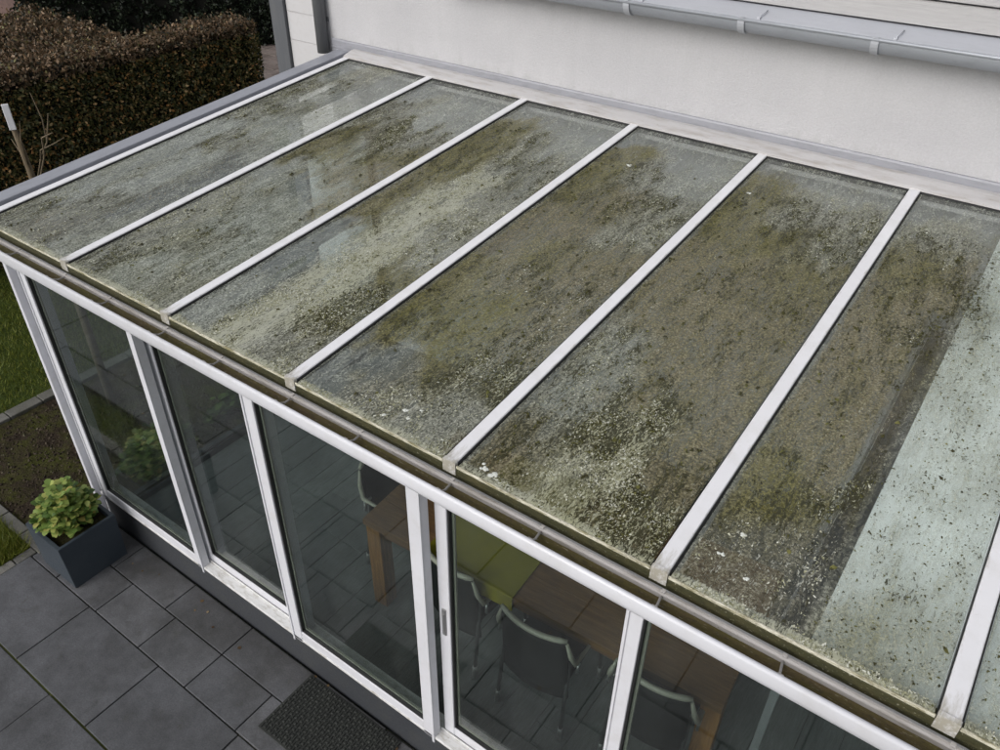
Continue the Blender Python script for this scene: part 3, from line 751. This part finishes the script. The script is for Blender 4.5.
for q_ in range(3):
    V2, F2 = flakes(P+RNG.normal(0, .004, P.shape), .004, .010, 1.0, .2, 1.4); F = np.concatenate([F if q_ else F[:0], F2+(len(V) if q_ else 0)]); V = np.concatenate([V, V2]) if q_ else V2
o = np_mesh('moss_clumps', V, F, MOS, smooth=False); tag(o, 'larger single clumps of dark moss dotted over the middle and right roof panes', 'moss', kind='stuff')
# bigger bird-dropping like white blotches
bd = MB()
for (x, y, s) in ((2.90, .115, .014), (2.935, .09, .011), (2.84, .055, .015), (4.125, .165, .013), (4.15, .26, .014), (4.22, .12, .012), (2.95, .15, .012), (3.31, .055, .02), (3.36, .045, .024), (2.62, 2.30, .02), (3.30, 2.33, .014)):
    for j in range(4):
        a = random.uniform(0, 6.28); d_ = s*random.uniform(0, .8); rr_ = s*random.uniform(.25, .55); cx_, cy_ = x+d_*math.cos(a), y+d_*math.sin(a)
        t = bmesh.new(); n_ = 9
        ring = [t.verts.new((cx_+rr_*random.uniform(.7, 1.2)*math.cos(i*6.283/n_), cy_+rr_*random.uniform(.7, 1.2)*math.sin(i*6.283/n_), roofz(cy_)-.0118)) for i in range(n_)]
        c_ = t.verts.new((cx_, cy_, roofz(cy_)-.0095))
        for i in range(n_): t.faces.new((ring[i], ring[(i+1) % n_], c_))
        bd._merge(t, 0)
o = bd.build('bird_droppings', m_paint('lime_white', (.62, .64, .60), (.4, .4, .35), .4, .8)); tag(o, 'white chalky blotches on the lower edge of the roof glass', 'droppings', kind='stuff')

# ================================================================== furniture inside
TX, TY = 2.03, .60
tb = empty('dining_table', (TX, TY, 0), 'long oak dining table behind the sliding doors', 'table', rz=R(3.0))
m = MB()
for k in range(5): m.box(0, 2.15, k*.19, (k+1)*.19-.0015, .705, .75, .003)
m.build('tabletop', WOOD, tb)
for (x, y) in ((.0, .02), (2.05, .02), (.0, .83), (2.05, .83)):
    m = MB(); m.box(x, x+.10, y, y+.10, 0, .704, .005); m.build('leg', LEGW, tb)
m = MB(); m.box(.10, 2.05, .05, .075, .61, .704, .002); m.box(.10, 2.05, .875, .90, .61, .704, .002); m.build('apron', WOOD, tb)
# runner: lies across the table, hangs over its front edge
m = MB(); x0, x1 = .44, 1.02
prof = [(-.008, .655), (-.008, .752), (-.004, .757), (.955, .757), (.959, .752), (.959, .62), (.956, .62), (.956, .7515), (.953, .754), (-.001, .754), (-.0035, .7505), (-.0035, .655)]
m.prism(prof, x0, x1, 'x')
ru = m.build('table_runner', LIME); ru.location = (TX, TY, .0015); ru.rotation_euler.z = R(3.0)
tag(ru, 'lime green cloth runner lying across the oak dining table', 'table runner')

def chair(name='dining_chair'):
    c = bpy.data.objects.new(name, None); C.objects.link(c); c.empty_display_size = .1
    # local: back at y=0, seat towards +y
    hw = .20
    m = MB(); m.box(-hw+.01, hw-.01, .04, .44, .435, .460, .012, seg=3); m.build('seat', DARKFAB, c)
    # curved back
    t = bmesh.new(); nU, nV = 10, 8; grid = []
    for j in range(nV+1):
        v = j/nV; rw = []
        for i in range(nU+1):
            u = i/nU*2-1; zz = .31+v*.52; yy = -.01-.05*v+.045*u*u; ww = hw-.012*v
            rw.append((u*ww, yy, zz+.0*(1-u*u)*v))
        grid.append(rw)
    for d_ in (0, .012):
        for j in range(nV+1):
            for i in range(nU+1): t.verts.new((grid[j][i][0], grid[j][i][1]+d_, grid[j][i][2]))
    t.verts.ensure_lookup_table(); K = (nU+1)*(nV+1); ix = lambda j, i, d_: d_*K+j*(nU+1)+i
    for j in range(nV):
        for i in range(nU):
            for d_ in (0, 1):
                f = t.faces.new([t.verts[q] for q in (ix(j, i, d_), ix(j, i+1, d_), ix(j+1, i+1, d_), ix(j+1, i, d_))]); f.smooth = True
    for i in range(nU):
        for j in (0, nV): t.faces.new([t.verts[q] for q in (ix(j, i, 0), ix(j, i+1, 0), ix(j, i+1, 1), ix(j, i, 1))])
    for j in range(nV):
        for i in (0, nU): t.faces.new([t.verts[q] for q in (ix(j, i, 0), ix(j+1, i, 0), ix(j+1, i, 1), ix(j, i, 1))])
    m = MB(); m._merge(t, 0); m.build('backrest', DARKFAB, c)
    m = MB(); m.tube([((i/12*2-1)*(hw-.010), -.054+.045*(i/12*2-1)**2, .838) for i in range(13)], [.010]+[.015]*11+[.010], 8); m.build('top_rail', PLAST, c)
    for s in (-1, 1):
        m = MB(); x = s*(hw+.012)
        m.tube([(x-s*.022, -.012, .82), (x, .0, .72), (x+s*.014, .03, .64), (x+s*.018, .14, .635), (x+s*.016, .30, .64)], [.008, .014, .016, .010, .008], 8)
        ar = m.build('armrest', PLAST, c)
        m = MB(); m.tube([(x-.03, .05, .625), (x+.03, .05, .625)], .009, 8); m.tube([(x+s*.022, .05, .625), (x+s*.022, .045, .555)], .008, 8); m.build('clamp', CHROME, ar)
        for (yt, yb) in ((.045, -.02), (.40, .44)):
            m = MB(); m.tube([(s*(hw-.01), yt, .62 if yt < .2 else .44), (s*(hw-.004), (yt+yb)/2, .3), (s*(hw), yb, .005)], .011, 8); lg = m.build('leg', DARKPL, c)
            m = MB(); m.tube([(s*hw, yb, .0), (s*(hw-.0006), yb+(yt-yb)*.12, .10)], .0135, 10); m.build('foot_sleeve', CHROME, lg)
    for yy in (.05, .40):
        m = MB(); m.tube([(-hw+.01, yy, .43), (hw-.01, yy, .43)], .009, 8); m.build('seat_rail', DARKPL, c)
    return c
def dup(root):
    r = root.copy(); C.objects.link(r)
    for ch in list(root.children):
        q = ch.copy(); C.objects.link(q); q.parent = r
        for gch in ch.children:
            d_ = gch.copy(); C.objects.link(d_); d_.parent = q
    return r
c0 = chair()
GRP = 'dark dining chairs around the oak table'
spots = [(3.255, .545, 2, 'dark dining chair with pale top rail, nearest the glass right of the lime runner'),
         (2.665, .60, -6, 'dark dining chair pushed under the lime runner, beside the white door stile'),
         (1.80, 1.02, -88, 'dark dining chair at the left head of the oak table'),
         (3.87, .62, 3, 'dark dining chair seen behind the narrow white stile at the right end of the table')]
for i, (x, y, a, lb) in enumerate(spots):
    o = c0 if i == 0 else dup(c0)
    o.location = (x, y, 0); o.rotation_euler.z = R(a); tag(o, lb, 'chair', GRP)

# ================================================================== patio objects
# planter
pl = empty('planter', (.262, -.257, 0), 'square anthracite planter box on the paving by the corner post', 'planter')
h = .19; H_ = .362; t_ = .024
m = MB(); t = bmesh.new()
def ringv(s, z): return [t.verts.new((x*s, y*s, z)) for x, y in ((-1, -1), (1, -1), (1, 1), (-1, 1))]
R0, R1, R2, R3 = ringv(h-.008, 0), ringv(h, H_), ringv(h-t_, H_), ringv(h-t_-.004, H_-.12)
for A, B in ((R0, R1), (R1, R2), (R2, R3)):
    for i in range(4): t.faces.new((A[i], A[(i+1) % 4], B[(i+1) % 4], B[i]))
t.faces.new(R0[::-1]); t.faces.new(R3)
bmesh.ops.bevel(t, geom=[e for e in t.edges if max(v.co.z for v in e.verts) > .3 or abs(e.verts[0].co.z-e.verts[1].co.z) > .2], offset=.003, segments=2, affect='EDGES')
m._merge(t, 0); m.build('box', PLANTER, pl)
X, Y = np.meshgrid(np.linspace(-h+t_+.001, h-t_-.001, 24), np.linspace(-h+t_+.001, h-t_-.001, 24), indexing='ij'); Z = H_-.055+.02*fbm(X*30, Y*30, 6)
V = np.stack([X, Y, Z], -1).reshape(-1, 3); idx = np.arange(576).reshape(24, 24)
np_mesh('potting_soil', V, np.stack([idx[:-1, :-1], idx[1:, :-1], idx[1:, 1:], idx[:-1, 1:]], -1).reshape(-1, 4), SOIL, pl, smooth=True)
# leafy plant
def leaves(centres, dirs, size, bend=.25, seg=5, lobes=3, elong=1.15):
    Vs, Fs = [], []; off = 0
    for c_, d_, s in zip(centres, dirs, size):
        d_ = d_.normalized(); a = Vector((0, 0, 1)); x = d_.cross(a); x = x.normalized() if x.length > .01 else Vector((1, 0, 0)); n = x.cross(d_).normalized()
        rows = []
        for k in range(seg+1):
            t_ = k/seg; wd = math.sin(math.pi*min(1, t_*.92+.06))**.75*.5*s
            wd *= 1+.16*math.sin(t_*lobes*6.283)
            mid = c_+d_*(t_*s*elong)-a*(bend*s*t_*t_)
            rows.append((mid-x*wd+n*.12*s*0+a*.10*wd, mid, mid+x*wd+a*.10*wd))
        for r_ in rows: Vs += [tuple(v) for v in r_]
        for k in range(seg):
            b_ = off+k*3; Fs += [(b_, b_+1, b_+4, b_+3), (b_+1, b_+2, b_+5, b_+4)]
        off += (seg+1)*3
    return Vs, Fs
pp = empty('potted_plant', (.262, -.257, .31), 'bushy light green leafy plant growing in the anthracite planter', 'plant')
random.seed(5); cs, ds, sz = [], [], []; st = MB()
for k in range(110):
    a = random.uniform(0, 6.283); r_ = math.sqrt(random.random())*.168; ht = .27*(1-(r_/.21)**2)*random.uniform(.45, 1.15)+.04
    bx, by = math.cos(a)*r_*.5, math.sin(a)*r_*.5; ex, ey = math.cos(a)*r_-.005, math.sin(a)*r_
    st.tube([(bx, by, 0), ((bx+ex)/2, (by+ey)/2, ht*.6), (ex, ey, ht)], [.003, .0025, .0018], 5)
    for j in range(13):
        f_ = random.uniform(.35, 1.0) if j > 3 else 1.0; az = random.uniform(0, 6.283)
        el = random.uniform(-.2, .45) if j > 3 else random.uniform(.2, .9)
        p_ = Vector((bx+(ex-bx)*f_, by+(ey-by)*f_, ht*f_)); cs.append(p_); ds.append(Vector((math.cos(az)*math.cos(el), math.sin(az)*math.cos(el), math.sin(el)))); sz.append(random.uniform(.018, .042))
V, F = leaves(cs, ds, sz, bend=.4, lobes=4, elong=1.5); np_mesh('foliage', V, F, PLANTL, pp, smooth=True); st.build('stem', m_paint('green_stem', (.10, .13, .04)), pp)
# low shrub outside the garden-side glass
def shrub(loc, rx, ry, rz, n, label, seed):
    random.seed(seed); e = empty('low_shrub', loc, label, 'shrub'); cs, ds, sz = [], [], []; st = MB()
    for k in range(n):
        a = random.uniform(0, 6.283); r_ = math.sqrt(random.random()); ht = rz*(1-r_*r_*.8)*random.uniform(.5, 1.05)
        ex, ey = math.cos(a)*r_*rx, math.sin(a)*r_*ry; st.tube([(ex*.3, ey*.3, 0), (ex*.7, ey*.7, ht*.55), (ex, ey, ht)], [.004, .003, .0015], 5)
        for j in range(11):
            f_ = random.uniform(.4, 1); az = random.uniform(0, 6.283); el = random.uniform(-.1, .8)
            cs.append(Vector((ex*f_, ey*f_, ht*f_))); ds.append(Vector((math.cos(az)*math.cos(el), math.sin(az)*math.cos(el), math.sin(el)))); sz.append(random.uniform(.03, .055))
    V, F = leaves(cs, ds, sz, elong=1.5); np_mesh('foliage', V, F, BUSHL, e, smooth=True); st.build('stem', BARK, e)
shrub((-.22, .62, -.02), .20, .34, .30, 60, 'low green shrub outside the side glass, seen through the first door', 3)
shrub((-.20, 1.45, -.02), .18, .40, .34, 55, 'low green shrub against the side glass nearer the house', 9)
# white plant tag beside the planter
m = MB(); m.box(-.012, .012, -.001, .001, 0, .14, .0005); m.box(-.022, .022, -.0015, .0015, .14, .19, .0006)
o = m.build('plant_tag', WHITE); o.location = (-.14, -.10, .0); o.rotation_euler = (R(12), R(18), R(30)); tag(o, 'small white plastic plant tag stuck in the soil behind the planter', 'plant tag')

n_ = 60; lx = RNG.uniform(-1.5, 3.2, n_); ly = np.where(RNG.uniform(0, 1, n_) < .6, RNG.uniform(-.12, .02, n_), RNG.uniform(-1.9, .0, n_)); ly = np.where(lx < 0, RNG.uniform(-1.8, -.75, n_), ly)
cs = [Vector((a, b__, .004)) for a, b__ in zip(lx, ly)]; ds = [Vector((math.cos(t_), math.sin(t_), .08)) for t_ in RNG.uniform(0, 6.28, n_)]
V, F = leaves(cs, ds, list(RNG.uniform(.008, .022, n_)), bend=0.05)
o = np_mesh('leaf_litter', V, F, m_leaf('dry_leaf', [(0, (.05, .03, .015)), (.6, (.14, .09, .04)), (1, (.26, .20, .12))], .8, .1)); tag(o, 'small dry leaf scraps scattered on the grey paving and along the plinth', 'leaf litter', kind='stuff')
# doormat : ribbed rubber grid
dm = empty('doormat', (2.10, -.377, .003), 'dark ribbed rubber doormat lying against the anthracite plinth', 'doormat')
Wm, Hm = .685, .392
m = MB(); m.box(0, Wm, 0, Hm, 0, .006, .002); m.build('base', RUBBER, dm)
m = MB()
for i in range(34):
    for j in range(14):
        x0 = .006+i*(Wm-.012)/34; y0 = .006+j*(Hm-.012)/14; dx = (Wm-.012)/34; dy = (Hm-.012)/14
        if (i+j) % 2: m.box(x0+.002, x0+dx-.002, y0+.008, y0+dy-.008, .006, .013, .0015, seg=1)
        else: m.box(x0+.007, x0+dx-.007, y0+.001, y0+dy-.001, .006, .012, .0015, seg=1)
m.build('ribs', RUBBER, dm)

# clods, fallen leaves on the soil
n = 5000; x = RNG.uniform(-1.5, -.05, n); y = RNG.uniform(-.33, 3.2, n); z = -.045+.045*fbm(x*5, y*5, 3)+.018*fbm(x*22, y*22, 9)
s = RNG.uniform(.004, .016, n); O = np.array([(1, 0, 0), (-1, 0, 0), (0, 1, 0), (0, -1, 0), (0, 0, 1), (0, 0, -.5)])
V = (np.stack([x, y, z], -1)[:, None]+O[None]*s[:, None, None]*RNG.uniform(.5, 1.3, (n, 6, 1))).reshape(-1, 3)
tri = np.array([(0, 2, 4), (2, 1, 4), (1, 3, 4), (3, 0, 4), (2, 0, 5), (1, 2, 5), (3, 1, 5), (0, 3, 5)])
F = (np.arange(n)[:, None, None]*6+tri[None]).reshape(-1, 3)
o = np_mesh('soil_clods', V, F, m_leaf('clod', [(0, (.015, .011, .008)), (.6, (.05, .036, .025)), (.9, (.08, .065, .045)), (.94, (.05, .06, .015)), (1, (.14, .12, .09))], .95, 0)); tag(o, 'loose crumbs of brown earth and bark in the bed beside the glass', 'soil crumbs', kind='stuff')

# ================================================================== hedges and sapling
def hedge(name, loc, L, Wd, H, n, mat_top, mat_side, label, cat='hedge', rz=0, leaf=.045, lump=.06, seed=1, group=None):
    e = empty(name, loc, label, cat, group, rz); rng = np.random.default_rng(seed)
    core = MB(); core.box(.07, Wd-.07, .07, L-.07, 0, H-.09); core.build('trunk', CORE, e)  # near-black filler box, not a trunk; darkness between leaves put in as colour
    areas = np.array([Wd*L*1.25, H*L, H*L*.5, H*Wd, H*Wd]); k = rng.choice(5, n, p=areas/areas.sum())
    u, v = rng.uniform(0, 1, n), rng.uniform(0, 1, n)
    P = np.zeros((n, 3)); N = np.zeros((n, 3))
    for f_, (fx, nn) in enumerate(((lambda: np.stack([u*Wd, v*L, np.full(n, H)], -1), (0, 0, 1)), (lambda: np.stack([np.full(n, Wd), v*L, u*H], -1), (1, 0, 0)),
                                  (lambda: np.stack([np.zeros(n), v*L, u*H], -1), (-1, 0, 0)), (lambda: np.stack([u*Wd, np.zeros(n), v*H], -1), (0, -1, 0)), (lambda: np.stack([u*Wd, np.full(n, L), v*H], -1), (0, 1, 0)))):
        q = fx(); P[k == f_] = q[k == f_]; N[k == f_] = nn
    s1 = P[:, 1]*1.3+P[:, 0]; s2 = P[:, 2]*1.3+P[:, 0]*.7
    dp_ = lump*(fbm(s1*2.2, s2*2.2+P[:, 0], seed)-.5)*2+lump*.8*(fbm(s1*8, s2*8, seed+5)-.5)*2-np.abs(rng.normal(0, .035, n))+.02
    # shoots that stick out of the top
    sh = (k == 0) & (rng.uniform(0, 1, n) < .10); dp_[sh] += rng.uniform(.02, .10, sh.sum())
    P = P+N*dp_[:, None]
    d_ = rng.normal(0, 1, (n, 3))+N*.7; d_ /= np.linalg.norm(d_, axis=1)[:, None]
    t_ = np.cross(d_, rng.normal(0, 1, (n, 3))); t_ /= np.linalg.norm(t_, axis=1)[:, None]+1e-9
    s = leaf*rng.uniform(.5, 1.25, n)[:, None]
    V = np.stack([P-d_*s*.5, P+t_*s*.32, P+d_*s*.6, P-t_*s*.32], 1).reshape(-1, 3); F = np.arange(4*n).reshape(-1, 4)
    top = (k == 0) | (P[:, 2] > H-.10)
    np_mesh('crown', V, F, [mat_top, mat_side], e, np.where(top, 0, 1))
    return e
hedge('beech_hedge', (-4.62, 0.2, 0), 5.0, .55, 1.80, 100000, HEDGE, HEDGE_SIDE, 'clipped brown beech hedge nearest the glass roof, with a straight top edge', leaf=.042, seed=3)
hedge('beech_hedge', (-9.6, 1.6, 0), 3.6, 3.1, 1.25, 70000, HEDGE, HEDGE_SIDE, 'loose brown beech hedge behind the clipped one at the left edge', leaf=.05, lump=.14, seed=8, rz=R(-4))
hedge('evergreen_hedge', (-12.4, 6.47, 0), 4.5, 1.2, 3.2, 60000, EVER, EVER, 'dark evergreen hedge rising behind the brown beech hedges', leaf=.07, lump=.2, seed=12, rz=R(-33.7))
hedge('beech_hedge', (-13.2, 11.3, 0), 5.0, 3.0, 1.6, 20000, HEDGE, HEDGE, 'small brown hedge far off beyond the paved path, beside the dark post', leaf=.07, lump=.1, seed=15)

sp = empty('sapling', (-1.09, .80, -.02), 'thin bare sapling standing in the soil bed with a white tag on top', 'tree')
m = MB(); m.tube([(0, 0, 0), (.005, 0, .8), (-.01, .0, 1.5), (-.045, 0, 2.15), (-.07, 0, 2.42)], [.034, .030, .026, .020, .016], 10); m.build('trunk', BARK, sp)
m = MB()
random.seed(4)
def tw(p0, pts, r): m.tube([p0]+pts, [r]+[r*.7]*(len(pts)-1)+[r*.35], 6)
tw((-.02, 0, 1.9), [(.14, .02, 2.14), (.28, .03, 2.28), (.35, .06, 2.47)], .008)
tw((.14, .02, 2.14), [(.22, .0, 2.22), (.40, .02, 2.30), (.52, .03, 2.36)], .006)
tw((.28, .03, 2.28), [(.27, .05, 2.42), (.22, .05, 2.58)], .005)
tw((-.035, 0, 2.05), [(.10, -.05, 2.27), (.20, -.06, 2.42)], .006)
tw((-.03, 0, 1.95), [(-.12, .02, 2.10), (-.25, .04, 2.18)], .007)
tw((-.01, 0, 1.85), [(.16, -.02, 2.05), (.32, -.03, 2.22), (.36, -.03, 2.34), (.50, -.02, 2.40)], .008)
tw((.0, 0, 1.62), [(.12, .02, 1.80), (.22, .05, 1.98), (.38, .07, 2.06)], .007)
tw((0, 0, 1.75), [(.12, -.05, 1.90), (.30, -.1, 1.98)], .007)
m.build('branch', BARK, sp)
m = MB(); m.box(-.021, .021, -.006, .006, -.09, .08, .004); tg = m.build('tag', WHITE, sp); tg.location = (-.045, -.012, 2.39); tg.rotation_euler = (0, 0, R(60))
# distant garden wall seen over the hedge in the far left corner
gw = MB(); gw.box(-3, 3, 0, .24, 0, .9, .01)
o = gw.build('garden_wall', m_slab('pinkish_brick', (.30, .19, .17), (.36, .25, .22), (.25, .17, .15), .8)); o.location = (-16.2, 6.3, -.4); o.rotation_euler.z = R(60)
tag(o, 'low pinkish wall in the far left corner beyond the hedges', 'wall')
